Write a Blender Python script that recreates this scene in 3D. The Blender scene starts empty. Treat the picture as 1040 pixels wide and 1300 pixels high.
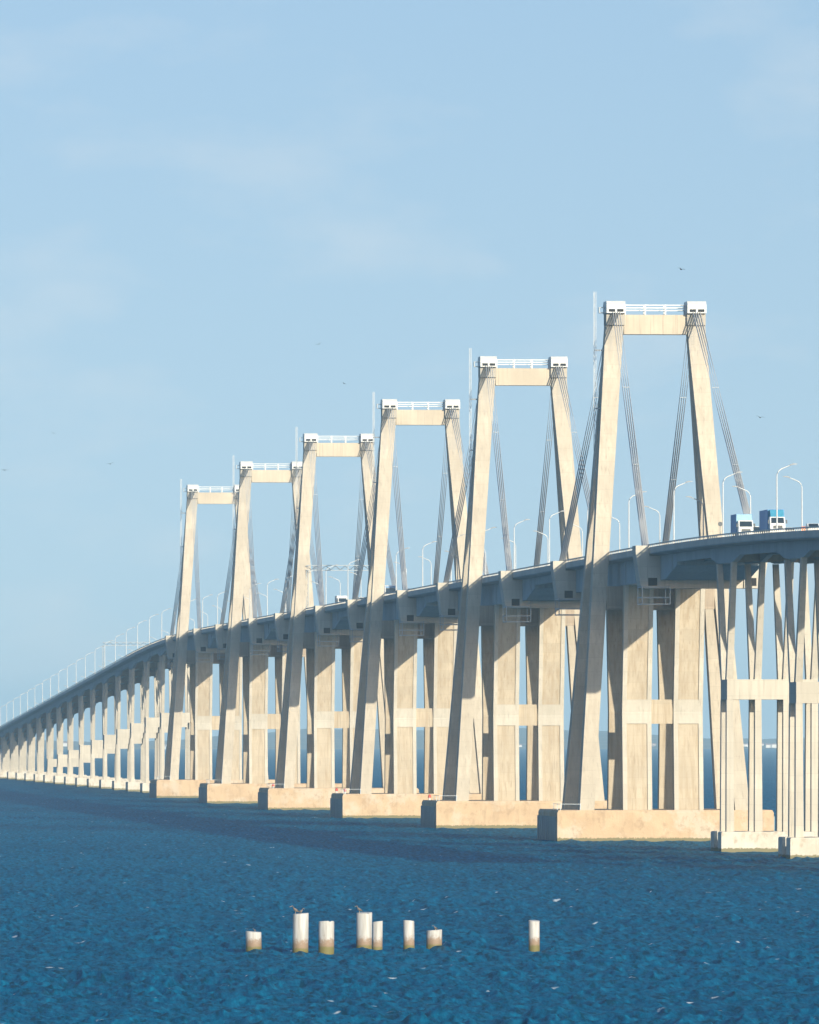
import bpy, math, random
import numpy as np
from mathutils import Vector

random.seed(7)
rng = np.random.default_rng(7)
scene = bpy.context.scene
C = scene.collection
R = math.radians

# ------------------------------------------------------------------ camera
CAM = Vector((-178.993, -1610.12, 17.484))
YAW, PITCH = 0.08470, 0.02400
cam_d = bpy.data.cameras.new('camera')
cam_d.sensor_fit = 'VERTICAL'
cam_d.sensor_height = 36.0
cam_d.lens = 36.0 * 11972.65 / 1300.0
cam_d.clip_start = 1.0
cam_d.clip_end = 60000.0
cam = bpy.data.objects.new('camera', cam_d)
cam.location = CAM
cam.rotation_euler = (math.pi / 2 + PITCH, 0, -YAW)
C.objects.link(cam)
scene.camera = cam

# ------------------------------------------------------------------ world, sun, exposure
SUN_EL, SUN_AZ = R(15.2), R(19.5)        # elevation; angle from -Y towards +X
to_sun = Vector((math.cos(SUN_EL) * math.sin(SUN_AZ), -math.cos(SUN_EL) * math.cos(SUN_AZ), math.sin(SUN_EL)))
world = bpy.data.worlds.new('World')
scene.world = world
world.use_nodes = True
wn, wl = world.node_tree.nodes, world.node_tree.links
wn.clear()
w_out = wn.new('ShaderNodeOutputWorld')
w_bg = wn.new('ShaderNodeBackground')
w_bg.inputs['Strength'].default_value = 0.15
sky = wn.new('ShaderNodeTexSky')
sky.sky_type = 'NISHITA'
sky.sun_disc = False
sky.sun_elevation = SUN_EL
sky.sun_rotation = math.atan2(to_sun.x, to_sun.y)
sky.altitude = 0.0
sky.air_density = 1.0
sky.dust_density = 3.0
sky.ozone_density = 3.0
w_geo = wn.new('ShaderNodeTexCoord')
w_map = wn.new('ShaderNodeMapping')
w_map.inputs['Scale'].default_value = (34.0, 34.0, 85.0)
w_noise = wn.new('ShaderNodeTexNoise')
w_noise.inputs['Scale'].default_value = 1.0
w_noise.inputs['Detail'].default_value = 7.0
w_noise.inputs['Roughness'].default_value = 0.55
w_ramp = wn.new('ShaderNodeValToRGB')
w_ramp.color_ramp.elements[0].position = 0.50
w_ramp.color_ramp.elements[0].color = (0, 0, 0, 1)
w_ramp.color_ramp.elements[1].position = 0.78
w_ramp.color_ramp.elements[1].color = (0.34, 0.34, 0.34, 1)
w_tint = wn.new('ShaderNodeMix'); w_tint.data_type = 'RGBA'; w_tint.blend_type = 'MULTIPLY'
w_tint.inputs[0].default_value = 1.0
w_tint.inputs[7].default_value = (2.50, 1.335, 0.775, 1)
w_mix = wn.new('ShaderNodeMix'); w_mix.data_type = 'RGBA'
w_mix.inputs[7].default_value = (3.7, 3.9, 4.0, 1)
wl.new(w_geo.outputs['Generated'], w_map.inputs['Vector'])
wl.new(w_map.outputs['Vector'], w_noise.inputs['Vector'])
wl.new(w_noise.outputs['Fac'], w_ramp.inputs['Fac'])
# the sky's dome is read a little higher than it stands, so that the clear blue reaches down to the skyline
w_sep = wn.new('ShaderNodeSeparateXYZ'); w_cmb = wn.new('ShaderNodeCombineXYZ')
w_lift = wn.new('ShaderNodeMath'); w_lift.operation = 'MULTIPLY_ADD'
w_lift.inputs[1].default_value = 0.72; w_lift.inputs[2].default_value = 0.28
wl.new(w_geo.outputs['Generated'], w_sep.inputs[0])
wl.new(w_sep.outputs['X'], w_cmb.inputs['X']); wl.new(w_sep.outputs['Y'], w_cmb.inputs['Y'])
wl.new(w_sep.outputs['Z'], w_lift.inputs[0]); wl.new(w_lift.outputs[0], w_cmb.inputs['Z'])
wl.new(w_cmb.outputs[0], sky.inputs['Vector'])
w_blue = wn.new('ShaderNodeMix'); w_blue.data_type = 'RGBA'; w_blue.blend_type = 'MULTIPLY'
w_blue.inputs[0].default_value = 1.0
w_blue.inputs[7].default_value = (0.70, 1.0, 1.18, 1)
wl.new(sky.outputs['Color'], w_blue.inputs[6])
wl.new(w_blue.outputs[2], w_tint.inputs[6])
# paler air towards the skyline, all round
w_low = wn.new('ShaderNodeMapRange')
w_low.inputs['From Min'].default_value = -0.02; w_low.inputs['From Max'].default_value = 0.34
w_low.inputs['To Min'].default_value = 1.0; w_low.inputs['To Max'].default_value = 0.0
wl.new(w_sep.outputs['Z'], w_low.inputs['Value'])
wl.new(w_low.outputs['Result'], w_tint.inputs[0])
wl.new(w_ramp.outputs['Color'], w_mix.inputs[0])
wl.new(w_tint.outputs[2], w_mix.inputs[6])
wl.new(w_mix.outputs[2], w_bg.inputs['Color'])
wl.new(w_bg.outputs['Background'], w_out.inputs['Surface'])

sun_d = bpy.data.lights.new('sun', 'SUN')
sun_d.energy = 5.0
sun_d.angle = R(0.5)
sun_d.color = (1.0, 0.91, 0.715)
sun = bpy.data.objects.new('sun', sun_d)
sun.rotation_euler = to_sun.to_track_quat('Z', 'Y').to_euler()
sun.location = (0, -400, 300)
C.objects.link(sun)

scene.view_settings.view_transform = 'Standard'
scene.view_settings.look = 'None'
scene.view_settings.exposure = 0.52
scene.view_settings.gamma = 1.0
scene.cycles.volume_bounces = 0
scene.cycles.max_bounces = 6

# ------------------------------------------------------------------ materials
MAT = {}

def nodes_of(name):
    m = bpy.data.materials.new(name)
    m.use_nodes = True
    nt = m.node_tree
    b = nt.nodes['Principled BSDF']
    MAT[name] = m
    return m, nt.nodes, nt.links, b


def coords(n, l, scale, kind='Object'):
    tc = n.new('ShaderNodeTexCoord')
    mp = n.new('ShaderNodeMapping')
    mp.inputs['Scale'].default_value = scale
    if kind == 'World':
        g = n.new('ShaderNodeNewGeometry')
        l.new(g.outputs['Position'], mp.inputs['Vector'])
    else:
        l.new(tc.outputs[kind], mp.inputs['Vector'])
    return mp.outputs['Vector']


def noise(n, l, vec, scale, detail=4.0, rough=0.55):
    t = n.new('ShaderNodeTexNoise')
    t.inputs['Scale'].default_value = scale
    t.inputs['Detail'].default_value = detail
    t.inputs['Roughness'].default_value = rough
    l.new(vec, t.inputs['Vector'])
    return t.outputs['Fac']


def ramp(n, l, fac, stops):
    r = n.new('ShaderNodeValToRGB')
    el = r.color_ramp.elements
    while len(el) < len(stops):
        el.new(0.5)
    for e, (p, c) in zip(el, stops):
        e.position = p
        e.color = (*c, 1) if len(c) == 3 else c
    l.new(fac, r.inputs['Fac'])
    return r.outputs['Color']


def mix(n, l, fac, a, b, blend='MIX'):
    m = n.new('ShaderNodeMix'); m.data_type = 'RGBA'; m.blend_type = blend
    for sock, v in ((0, fac), (6, a), (7, b)):
        if isinstance(v, (int, float)):
            m.inputs[sock].default_value = v
        elif isinstance(v, tuple):
            m.inputs[sock].default_value = (*v, 1)
        else:
            l.new(v, m.inputs[sock])
    return m.outputs[2]


def concrete(name, base, stain, dirt=0.5, bump=0.04, joint=2.4, soot=False):
    """cast concrete: board lifts, rain streaks, blotches (all by world position)"""
    m, n, l, b = nodes_of(name)
    p = coords(n, l, (1, 1, 1), 'World')
    big = noise(n, l, p, 0.13, 5)
    streak = noise(n, l, coords(n, l, (1.6, 1.6, 0.07), 'World'), 1.0, 5, 0.6)
    fine = noise(n, l, p, 2.6, 4)
    c = mix(n, l, ramp(n, l, big, [(0.36, (0, 0, 0)), (0.64, (1, 1, 1))]), base, tuple(x * 0.80 for x in base))
    c = mix(n, l, ramp(n, l, streak, [(0.44, (0, 0, 0)), (0.66, (dirt, dirt, dirt))]), c, stain)
    drip = noise(n, l, coords(n, l, (3.4, 3.4, 0.10), 'World'), 1.0, 3, 0.5)
    c = mix(n, l, ramp(n, l, drip, [(0.60, (0, 0, 0)), (0.70, (0.5, 0.5, 0.5))]), c, tuple(x * 0.62 for x in stain))
    c = mix(n, l, ramp(n, l, fine, [(0.35, (0.0, 0.0, 0.0)), (0.75, (0.22, 0.22, 0.22))]), c, tuple(x * 0.7 for x in base))
    # casting lifts: each lift a shade of its own, thin joint line between
    sx = n.new('ShaderNodeSeparateXYZ'); l.new(p, sx.inputs[0])
    dv = n.new('ShaderNodeMath'); dv.operation = 'DIVIDE'; l.new(sx.outputs['Z'], dv.inputs[0]); dv.inputs[1].default_value = joint
    fl = n.new('ShaderNodeMath'); fl.operation = 'FLOOR'; l.new(dv.outputs[0], fl.inputs[0])
    fr = n.new('ShaderNodeMath'); fr.operation = 'FRACT'; l.new(dv.outputs[0], fr.inputs[0])
    wnz = n.new('ShaderNodeTexWhiteNoise'); wnz.noise_dimensions = '1D'; l.new(fl.outputs[0], wnz.inputs['W'])
    c = mix(n, l, ramp(n, l, wnz.outputs['Value'], [(0, (0, 0, 0)), (1, (0.42, 0.42, 0.42))]), c, tuple(x * 0.72 for x in base))
    c = mix(n, l, ramp(n, l, fr.outputs[0], [(0.0, (0.5, 0.5, 0.5)), (0.045, (0, 0, 0))]), c, tuple(x * 0.55 for x in base))
    if soot:                       # grey run-off below the saddles
        run = noise(n, l, coords(n, l, (1.3, 1.3, 0.05), 'World'), 1.0, 4, 0.6)
        mr = n.new('ShaderNodeMath'); mr.operation = 'MULTIPLY_ADD'; mr.inputs[1].default_value = 30.0
        l.new(run, mr.inputs[0]); l.new(sx.outputs['Z'], mr.inputs[2])
        mp = n.new('ShaderNodeMapRange'); l.new(mr.outputs[0], mp.inputs['Value'])
        mp.inputs['From Min'].default_value = 95.0; mp.inputs['From Max'].default_value = 106.0
        mp.inputs['To Max'].default_value = 0.62
        c = mix(n, l, mp.outputs['Result'], c, (0.30, 0.29, 0.27))
    l.new(c, b.inputs['Base Color'])
    b.inputs['Roughness'].default_value = 0.9
    b.inputs['Specular IOR Level'].default_value = 0.2
    bp = n.new('ShaderNodeBump'); bp.inputs['Strength'].default_value = 0.5; bp.inputs['Distance'].default_value = bump
    l.new(fine, bp.inputs['Height']); l.new(bp.outputs['Normal'], b.inputs['Normal'])
    return m


def plain(name, col, rough=0.6, metal=0.0, var=0.15, scale=1.5, spec=0.4):
    m, n, l, b = nodes_of(name)
    f = noise(n, l, coords(n, l, (1, 1, 1)), scale, 4)
    c = mix(n, l, ramp(n, l, f, [(0.35, (0, 0, 0)), (0.7, (1, 1, 1))]), col, tuple(x * (1 - var) for x in col))
    l.new(c, b.inputs['Base Color'])
    b.inputs['Roughness'].default_value = rough
    b.inputs['Metallic'].default_value = metal
    b.inputs['Specular IOR Level'].default_value = spec
    return m


concrete('tower_concrete', (0.50, 0.44, 0.355), (0.35, 0.30, 0.235), 0.7, soot=True)
concrete('beam_concrete', (0.51, 0.44, 0.345), (0.38, 0.32, 0.25), 0.45, joint=60)
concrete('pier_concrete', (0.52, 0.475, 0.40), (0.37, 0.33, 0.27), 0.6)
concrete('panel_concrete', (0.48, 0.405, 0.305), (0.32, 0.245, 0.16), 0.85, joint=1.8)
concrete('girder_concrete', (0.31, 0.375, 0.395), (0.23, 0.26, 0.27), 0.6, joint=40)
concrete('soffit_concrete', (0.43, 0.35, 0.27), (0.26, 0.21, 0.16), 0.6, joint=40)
concrete('parapet_concrete', (0.50, 0.47, 0.42), (0.36, 0.33, 0.28), 0.4, joint=40)


def foundation_mat(name, base, stain, wet):
    m, n, l, b = nodes_of(name)
    p = coords(n, l, (1, 1, 1), 'World')
    big = noise(n, l, p, 0.35, 6, 0.6)
    streak = noise(n, l, coords(n, l, (1.1, 1.1, 0.12), 'World'), 1.0, 5, 0.6)
    pale = noise(n, l, p, 0.16, 5, 0.65)
    fine = noise(n, l, p, 3.0, 4)
    c = mix(n, l, ramp(n, l, big, [(0.38, (0, 0, 0)), (0.68, (1, 1, 1))]), base, stain)
    c = mix(n, l, ramp(n, l, streak, [(0.54, (0, 0, 0)), (0.74, (0.5, 0.5, 0.5))]), c, tuple(x * 0.6 for x in base))
    c = mix(n, l, ramp(n, l, pale, [(0.52, (0, 0, 0)), (0.62, (0.6, 0.6, 0.6))]), c, tuple(0.35 * x + 0.65 * y for x, y in zip(base, (0.50, 0.47, 0.41))))
    rust = noise(n, l, coords(n, l, (0.5, 0.5, 0.35), 'World'), 1.3, 5, 0.7)
    c = mix(n, l, ramp(n, l, rust, [(0.53, (0, 0, 0)), (0.68, (0.6, 0.6, 0.6))]), c, (0.27, 0.19, 0.12))
    # tide band with its ragged upper edge
    sx = n.new('ShaderNodeSeparateXYZ'); l.new(p, sx.inputs[0])
    ad = n.new('ShaderNodeMath'); ad.operation = 'MULTIPLY_ADD'; ad.inputs[1].default_value = 0.7
    l.new(fine, ad.inputs[0]); l.new(sx.outputs['Z'], ad.inputs[2])
    c = mix(n, l, ramp(n, l, ad.outputs[0], [(0.85, (1, 1, 1)), (1.0, (0, 0, 0))]), c, wet)
    l.new(c, b.inputs['Base Color'])
    b.inputs['Roughness'].default_value = 0.9
    b.inputs['Specular IOR Level'].default_value = 0.2
    bp = n.new('ShaderNodeBump'); bp.inputs['Strength'].default_value = 0.6; bp.inputs['Distance'].default_value = 0.06
    l.new(fine, bp.inputs['Height']); l.new(bp.outputs['Normal'], b.inputs['Normal'])


foundation_mat('foundation_concrete', (0.47, 0.345, 0.225), (0.40, 0.285, 0.18), (0.17, 0.15, 0.08))
foundation_mat('pile_cap_concrete', (0.53, 0.49, 0.42), (0.44, 0.39, 0.32), (0.18, 0.16, 0.09))


def post_mat():
    m, n, l, b = nodes_of('white_post')
    p = coords(n, l, (1, 1, 1), 'World')
    tc = coords(n, l, (1, 1, 1), 'Object')
    f = noise(n, l, p, 3.4, 5, 0.75)
    streak = noise(n, l, coords(n, l, (5, 5, 0.4), 'World'), 1.0, 4)
    c = mix(n, l, ramp(n, l, streak, [(0.42, (0, 0, 0)), (0.68, (0.85, 0.85, 0.85))]), (0.42, 0.41, 0.395), (0.25, 0.235, 0.21))
    sx = n.new('ShaderNodeSeparateXYZ'); l.new(p, sx.inputs[0])
    ad = n.new('ShaderNodeMath'); ad.operation = 'MULTIPLY_ADD'; ad.inputs[1].default_value = -1.5
    l.new(f, ad.inputs[0]); l.new(sx.outputs['Z'], ad.inputs[2])
    c = mix(n, l, ramp(n, l, ad.outputs[0], [(0.0, (0.95, 0.95, 0.95)), (0.2, (0.7, 0.7, 0.7)), (0.45, (0, 0, 0))]), c, (0.21, 0.14, 0.09))
    ad2 = n.new('ShaderNodeMath'); ad2.operation = 'MULTIPLY_ADD'; ad2.inputs[1].default_value = -0.35
    l.new(f, ad2.inputs[0]); l.new(sx.outputs['Z'], ad2.inputs[2])
    c = mix(n, l, ramp(n, l, ad2.outputs[0], [(0.2, (1, 1, 1)), (0.36, (0, 0, 0))]), c, (0.13, 0.115, 0.035))
    l.new(c, b.inputs['Base Color'])
    b.inputs['Roughness'].default_value = 0.75


post_mat()
plain('white_paint', (0.55, 0.55, 0.535), 0.5)
plain('lamp_metal', (0.50, 0.52, 0.53), 0.5, 0.0)
plain('lamp_hood', (0.26, 0.27, 0.28), 0.6, 0.0)
plain('cable_metal', (0.50, 0.51, 0.52), 0.6, 0.0)
plain('dark_opening', (0.02, 0.02, 0.022), 0.9)
plain('steel_grey', (0.30, 0.33, 0.36), 0.5, 0.4)
plain('gantry_grey', (0.22, 0.25, 0.28), 0.5, 0.4)
plain('pale_rail', (0.50, 0.47, 0.42), 0.6)
plain('asphalt', (0.055, 0.055, 0.057), 0.9)
plain('truck_blue', (0.035, 0.19, 0.46), 0.4)
plain('truck_teal', (0.05, 0.24, 0.36), 0.5)
plain('truck_aqua', (0.24, 0.40, 0.45), 0.6)
plain('car_white', (0.62, 0.62, 0.61), 0.4)
plain('car_dark', (0.05, 0.06, 0.07), 0.3)
plain('car_red', (0.42, 0.05, 0.04), 0.3)
plain('bus_blue', (0.05, 0.20, 0.42), 0.35)
plain('tyre', (0.025, 0.025, 0.025), 0.9)
plain('chrome', (0.5, 0.5, 0.5), 0.25, 0.9)
plain('glass_dark', (0.02, 0.03, 0.04), 0.08, 0.0, spec=0.6)
plain('headlamp', (0.7, 0.7, 0.66), 0.2)
plain('orange', (0.72, 0.16, 0.03), 0.5)
plain('sign_grey', (0.10, 0.11, 0.12), 0.6)
plain('feather_dark', (0.035, 0.03, 0.028), 0.9)
plain('feather_brown', (0.16, 0.13, 0.11), 0.9)
plain('beak', (0.45, 0.33, 0.18), 0.6)
plain('far_wall', (0.72, 0.69, 0.64), 0.8)
plain('far_roof', (0.40, 0.27, 0.22), 0.8)
plain('float_red', (0.50, 0.08, 0.06), 0.5)

m, n, l, b = nodes_of('shore')
f = noise(n, l, coords(n, l, (1, 1, 1), 'World'), 0.012, 6, 0.65)
l.new(ramp(n, l, f, [(0.35, (0.05, 0.07, 0.035)), (0.55, (0.10, 0.11, 0.06)), (0.72, (0.30, 0.27, 0.20))]), b.inputs['Base Color'])
b.inputs['Roughness'].default_value = 1.0

# water: body colour with ripple reflections painted in, sky reflection, small ripples, foam where crests break
m, n, l, b = nodes_of('water')
p = coords(n, l, (1, 1, 1), 'World')
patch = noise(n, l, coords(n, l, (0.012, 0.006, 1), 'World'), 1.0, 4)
painted_ripple = noise(n, l, coords(n, l, (1.7, 0.26, 1), 'World'), 1.0, 5, 0.68)
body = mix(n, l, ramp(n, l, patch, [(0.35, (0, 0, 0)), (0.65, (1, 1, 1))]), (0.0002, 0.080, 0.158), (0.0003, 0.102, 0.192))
body = mix(n, l, ramp(n, l, painted_ripple, [(0.38, (0.9, 0.9, 0.9)), (0.52, (0, 0, 0))]), body, (0.0001, 0.034, 0.056))  # dark flecks: deeper sky mirrored by ripples, painted into the colour
body = mix(n, l, ramp(n, l, painted_ripple, [(0.54, (0, 0, 0)), (0.70, (0.8, 0.8, 0.8))]), body, (0.002, 0.175, 0.285))  # light flecks: bright ripple reflections, painted into the colour as well
at = n.new('ShaderNodeAttribute'); at.attribute_name = 'foam'
fb = noise(n, l, p, 1.3, 4, 0.7)
speck = ramp(n, l, noise(n, l, coords(n, l, (0.5, 0.42, 1), 'World'), 1.0, 2, 0.5), [(0.715, (0, 0, 0)), (0.775, (1, 1, 1))])
fx = n.new('ShaderNodeMath'); fx.operation = 'MAXIMUM'; l.new(at.outputs['Fac'], fx.inputs[0]); l.new(speck, fx.inputs[1])
fm = n.new('ShaderNodeMath'); fm.operation = 'MULTIPLY'; l.new(fx.outputs[0], fm.inputs[0])
l.new(ramp(n, l, fb, [(0.38, (0, 0, 0)), (0.52, (1, 1, 1))]), fm.inputs[1])
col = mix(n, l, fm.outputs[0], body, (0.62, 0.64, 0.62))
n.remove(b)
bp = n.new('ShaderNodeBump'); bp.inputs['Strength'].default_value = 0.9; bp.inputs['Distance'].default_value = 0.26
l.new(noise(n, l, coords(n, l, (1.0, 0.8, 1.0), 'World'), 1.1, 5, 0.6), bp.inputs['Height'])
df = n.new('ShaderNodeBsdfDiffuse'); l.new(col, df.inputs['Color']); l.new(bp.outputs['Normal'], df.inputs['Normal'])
gl = n.new('ShaderNodeBsdfGlossy'); gl.inputs['Color'].default_value = (0.65, 0.90, 1.0, 1); gl.inputs['Roughness'].default_value = 0.16
l.new(bp.outputs['Normal'], gl.inputs['Normal'])
fr = n.new('ShaderNodeFresnel'); fr.inputs['IOR'].default_value = 1.333
l.new(bp.outputs['Normal'], fr.inputs['Normal'])
# a ruffled sea never reflects like a mirror at a low angle: small waves hide one another
cl = n.new('ShaderNodeMapRange'); l.new(fr.outputs[0], cl.inputs['Value'])
cl.inputs['From Min'].default_value = 0.02; cl.inputs['From Max'].default_value = 0.9
cl.inputs['To Min'].default_value = 0.015; cl.inputs['To Max'].default_value = 0.085
ms = n.new('ShaderNodeMixShader'); l.new(cl.outputs['Result'], ms.inputs[0])
l.new(df.outputs[0], ms.inputs[1]); l.new(gl.outputs[0], ms.inputs[2])
l.new(ms.outputs[0], n['Material Output'].inputs['Surface'])


# ------------------------------------------------------------------ mesh helpers
class MB:
    def __init__(self):
        self.v, self.f, self.m, self.s = [], [], [], []

    def _add(self, vs, fs, mi=0, smooth=False):
        o = len(self.v)
        self.v += [tuple(x) for x in vs]
        for q in fs:
            self.f.append([i + o for i in q]); self.m.append(mi); self.s.append(smooth)
        return self

    def box(self, x0, x1, y0, y1, z0, z1, mi=0):
        return self.hexa([(x0, y0, z0), (x1, y0, z0), (x1, y1, z0), (x0, y1, z0)],
                         [(x0, y0, z1), (x1, y0, z1), (x1, y1, z1), (x0, y1, z1)], mi)

    def hexa(self, lo, hi, mi=0):
        return self._add(list(lo) + list(hi), [(3, 2, 1, 0), (4, 5, 6, 7), (0, 1, 5, 4), (1, 2, 6, 5), (2, 3, 7, 6), (3, 0, 4, 7)], mi)

    def loft(self, rings, mi=0, caps=True, smooth=False):
        k = len(rings[0]); vs = [p for r in rings for p in r]; fs = []
        for i in range(len(rings) - 1):
            for j in range(k):
                a, c = i * k + j, i * k + (j + 1) % k
                fs.append((a, c, c + k, a + k))
        self._add(vs, fs, mi, smooth)
        if caps:
            self._add(rings[0], [tuple(range(k))[::-1]], mi)
            self._add(rings[-1], [tuple(range(k))], mi)
        return self

    def tube(self, pts, rad, k=6, mi=0, caps=True):
        pts = [Vector(p) for p in pts]
        if not isinstance(rad, (list, tuple)):
            rad = [rad] * len(pts)
        rings = []
        for i, p in enumerate(pts):
            d = (pts[min(i + 1, len(pts) - 1)] - pts[max(i - 1, 0)]).normalized()
            ref = Vector((0, 0, 1)) if abs(d.z) < 0.9 else Vector((1, 0, 0))
            u = d.cross(ref).normalized(); w = u.cross(d)
            rings.append([tuple(p + rad[i] * (math.cos(2 * math.pi * j / k) * u + math.sin(2 * math.pi * j / k) * w)) for j in range(k)])
        return self.loft(rings, mi, caps, True)

    def prism_x(self, poly, x0, x1, mi=0):
        """poly of (y,z) extruded along x"""
        return self.loft([[(x0, y, z) for y, z in poly], [(x1, y, z) for y, z in poly]], mi)

    def prism_y(self, poly, y0, y1, mi=0):
        return self.loft([[(x, y0, z) for x, z in poly], [(x, y1, z) for x, z in poly]], mi)

    def mesh(self, name, mats):
        me = bpy.data.meshes.new(name)
        me.from_pydata(self.v, [], self.f)
        for mt in (mats if isinstance(mats, (list, tuple)) else [mats]):
            me.materials.append(MAT[mt])
        me.polygons.foreach_set('material_index', self.m)
        me.polygons.foreach_set('use_smooth', self.s)
        import bmesh
        bm = bmesh.new(); bm.from_mesh(me)
        bmesh.ops.recalc_face_normals(bm, faces=bm.faces)
        bm.to_mesh(me); bm.free()
        return me

    def build(self, name, mats, parent=None, loc=None):
        return put(name, self.mesh(name, mats), parent, loc)


def put(name, me, parent=None, loc=None, rot=None):
    o = bpy.data.objects.new(name, me)
    C.objects.link(o)
    if parent is not None:
        o.parent = parent
    if loc is not None:
        o.location = loc
    if rot is not None:
        o.rotation_euler = rot
    return o


def empty(name, loc=(0, 0, 0), parent=None, rot=None):
    o = put(name, None, parent, loc, rot)
    o.empty_display_size = 1.0
    return o


def tag(o, label=None, cat=None, group=None, kind=None):
    if label: o['label'] = label
    if cat: o['category'] = cat
    if group: o['group'] = group
    if kind: o['kind'] = kind
    return o


# ------------------------------------------------------------------ deck profile
SPAN, NT = 235.0, 6
Z0 = 48.55
PAR = 0.75                       # parapet height included in the profile read from the photo


def zd(y):
    """road surface height"""
    if y < -50:
        u = -50 - y
        drop = 0.022 * u * u / 640 if u < 320 else 0.022 * (u - 160)
    elif y > 1100:
        u = y - 1100
        drop = 0.022 * u * u / 800 if u < 400 else 0.022 * (u - 200)
    else:
        drop = 0.0
    return Z0 - drop


TOWERS = [SPAN * i for i in range(NT)]
LAST = TOWERS[-1]
NEAR_PIERS = [-160 - 85 * k for k in range(4)]
FAR_PIERS = [LAST + 160 + 85 * k for k in range(18)]
Y_START = NEAR_PIERS[-1] - 19.5
Y_END = FAR_PIERS[-1] + 19.5

# ------------------------------------------------------------------ sea
def build_sea():
    cx, cy = CAM.x, CAM.y
    a0 = YAW
    fine = np.linspace(-0.052, 0.052, 420)
    out = np.geomspace(0.056, math.pi, 30)
    ang = np.concatenate([-out[::-1], fine, out]) + a0
    r = [25.0, 60, 120, 200, 300, 380]
    d = 470.0
    while d < 3600:
        r.append(d)
        d += 0.46 * (d / 560.0) ** 1.55
    while d < 20000:
        r.append(d); d *= 1.05
    r.append(20000.0)
    r = np.array(r)
    AA, RR = np.meshgrid(ang, r)
    X = cx + RR * np.sin(AA); Y = cy + RR * np.cos(AA)
    dr = np.gradient(r)[:, None] * np.ones_like(X)
    da = np.gradient(ang)[None, :] * RR
    Z = np.zeros_like(X)
    DX = np.zeros_like(X); DY = np.zeros_like(X)
    N = 90
    lam = np.exp(rng.uniform(math.log(0.9), math.log(9.0), N))
    wind = math.radians(205)
    th = wind + rng.normal(0, 0.62, N)
    amp = 0.0145 * lam ** 0.45
    ph = rng.uniform(0, 2 * math.pi, N)
    gust = np.zeros_like(X)
    for k in range(8):
        L = rng.uniform(35, 160); t = rng.uniform(0, 2 * math.pi)
        gust += np.sin(2 * math.pi / L * (np.cos(t) * X + np.sin(t) * Y) + rng.uniform(0, 6.28))
    gust = 1.0 + 0.16 * gust / 2.0
    for k in range(N):
        kx, ky = 2 * math.pi / lam[k] * math.cos(th[k]), 2 * math.pi / lam[k] * math.sin(th[k])
        # drop waves that this part of the sheet is too coarse to carry
        er = np.abs(math.cos(th[k] - (math.pi / 2 - a0))) * dr / lam[k]
        ea = np.abs(math.sin(th[k] - (math.pi / 2 - a0))) * da / lam[k]
        w = np.clip(1.6 - 3.6 * np.maximum(er, ea), 0, 1)
        P = kx * X + ky * Y + ph[k]
        s, c = np.sin(P), np.cos(P)
        Z += w * amp[k] * c
        DX -= 0.8 * w * amp[k] * math.cos(th[k]) * s
        DY -= 0.8 * w * amp[k] * math.sin(th[k]) * s
    Z *= gust
    sd = float(Z[100:900, 60:400].std())
    crest = np.clip((Z / sd - 2.45) / 0.6, 0, 1)
    # breaking crests only here and there
    br = np.zeros_like(X)
    for k in range(10):
        L = rng.uniform(9, 42); t = rng.uniform(0, 2 * math.pi)
        br += np.sin(2 * math.pi / L * (np.cos(t) * X + np.sin(t) * Y) + rng.uniform(0, 6.28))
    foam = crest * np.clip((br - 5.5) / 1.2, 0, 1)
    print('sea sd', Z[100:900, 60:400].std(), X.shape)
    co = np.stack([X + DX, Y + DY, Z], -1).reshape(-1, 3).astype(np.float32)
    nr, nc = X.shape
    i = np.arange(nr - 1)[:, None] * nc + np.arange(nc - 1)[None, :]
    quads = np.stack([i, i + 1, i + nc + 1, i + nc], -1).reshape(-1, 4)[:, ::-1].astype(np.int32)
    me = bpy.data.meshes.new('sea')
    me.vertices.add(len(co)); me.vertices.foreach_set('co', co.ravel())
    me.loops.add(quads.size); me.loops.foreach_set('vertex_index', quads.ravel())
    me.polygons.add(len(quads))
    me.polygons.foreach_set('loop_start', np.arange(0, quads.size, 4, dtype=np.int32))
    me.polygons.foreach_set('loop_total', np.full(len(quads), 4, dtype=np.int32))
    me.polygons.foreach_set('use_smooth', np.ones(len(quads), dtype=bool))
    at = me.attributes.new('foam', 'FLOAT', 'POINT')
    at.data.foreach_set('value', foam.ravel().astype(np.float32))
    me.materials.append(MAT['water'])
    me.update(calc_edges=True)
    o = put('sea', me)
    tag(o, kind='structure')


build_sea()


# ------------------------------------------------------------------ far shore
def build_shore():
    nx, ny = 260, 14
    xs = np.linspace(-6000, 9000, nx); ys = np.linspace(0, 2600, ny)
    h = np.zeros(nx)
    for k in range(16):
        h += rng.uniform(0.3, 1) * np.sin(xs / rng.uniform(60, 900) + rng.uniform(0, 6.28))
    vs, fs = [], []
    base = 13300 + 160 * np.sin(xs / 1300.0) + 60 * np.sin(xs / 310.0)
    for j in range(ny):
        t = j / (ny - 1)
        for i in range(nx):
            z = -1.0 + (3 + (20 + 5.5 * h[i]) * (t ** 0.8)) * (1 if j else 0) + random.uniform(-1, 1) * 2.5 * (j > 1)
            vs.append((xs[i], base[i] + ys[j], z))
    for j in range(ny - 1):
        for i in range(nx - 1):
            a = j * nx + i
            fs.append((a, a + 1, a + nx + 1, a + nx))
    mb = MB(); mb._add(vs, fs)
    tag(mb.build('far_shore', 'shore'), kind='structure')
    return lambda x: 13300 + 160 * math.sin(x / 1300.0) + 60 * math.sin(x / 310.0)


shore_y = build_shore()

# ------------------------------------------------------------------ the bridge
bridge = empty('cable_stayed_bridge')
tag(bridge, 'long pale concrete cable-stayed bridge with six A-frame towers crossing the blue water', 'bridge')
XG, XS = 6.9, 8.7                 # girder face, slab edge


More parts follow.
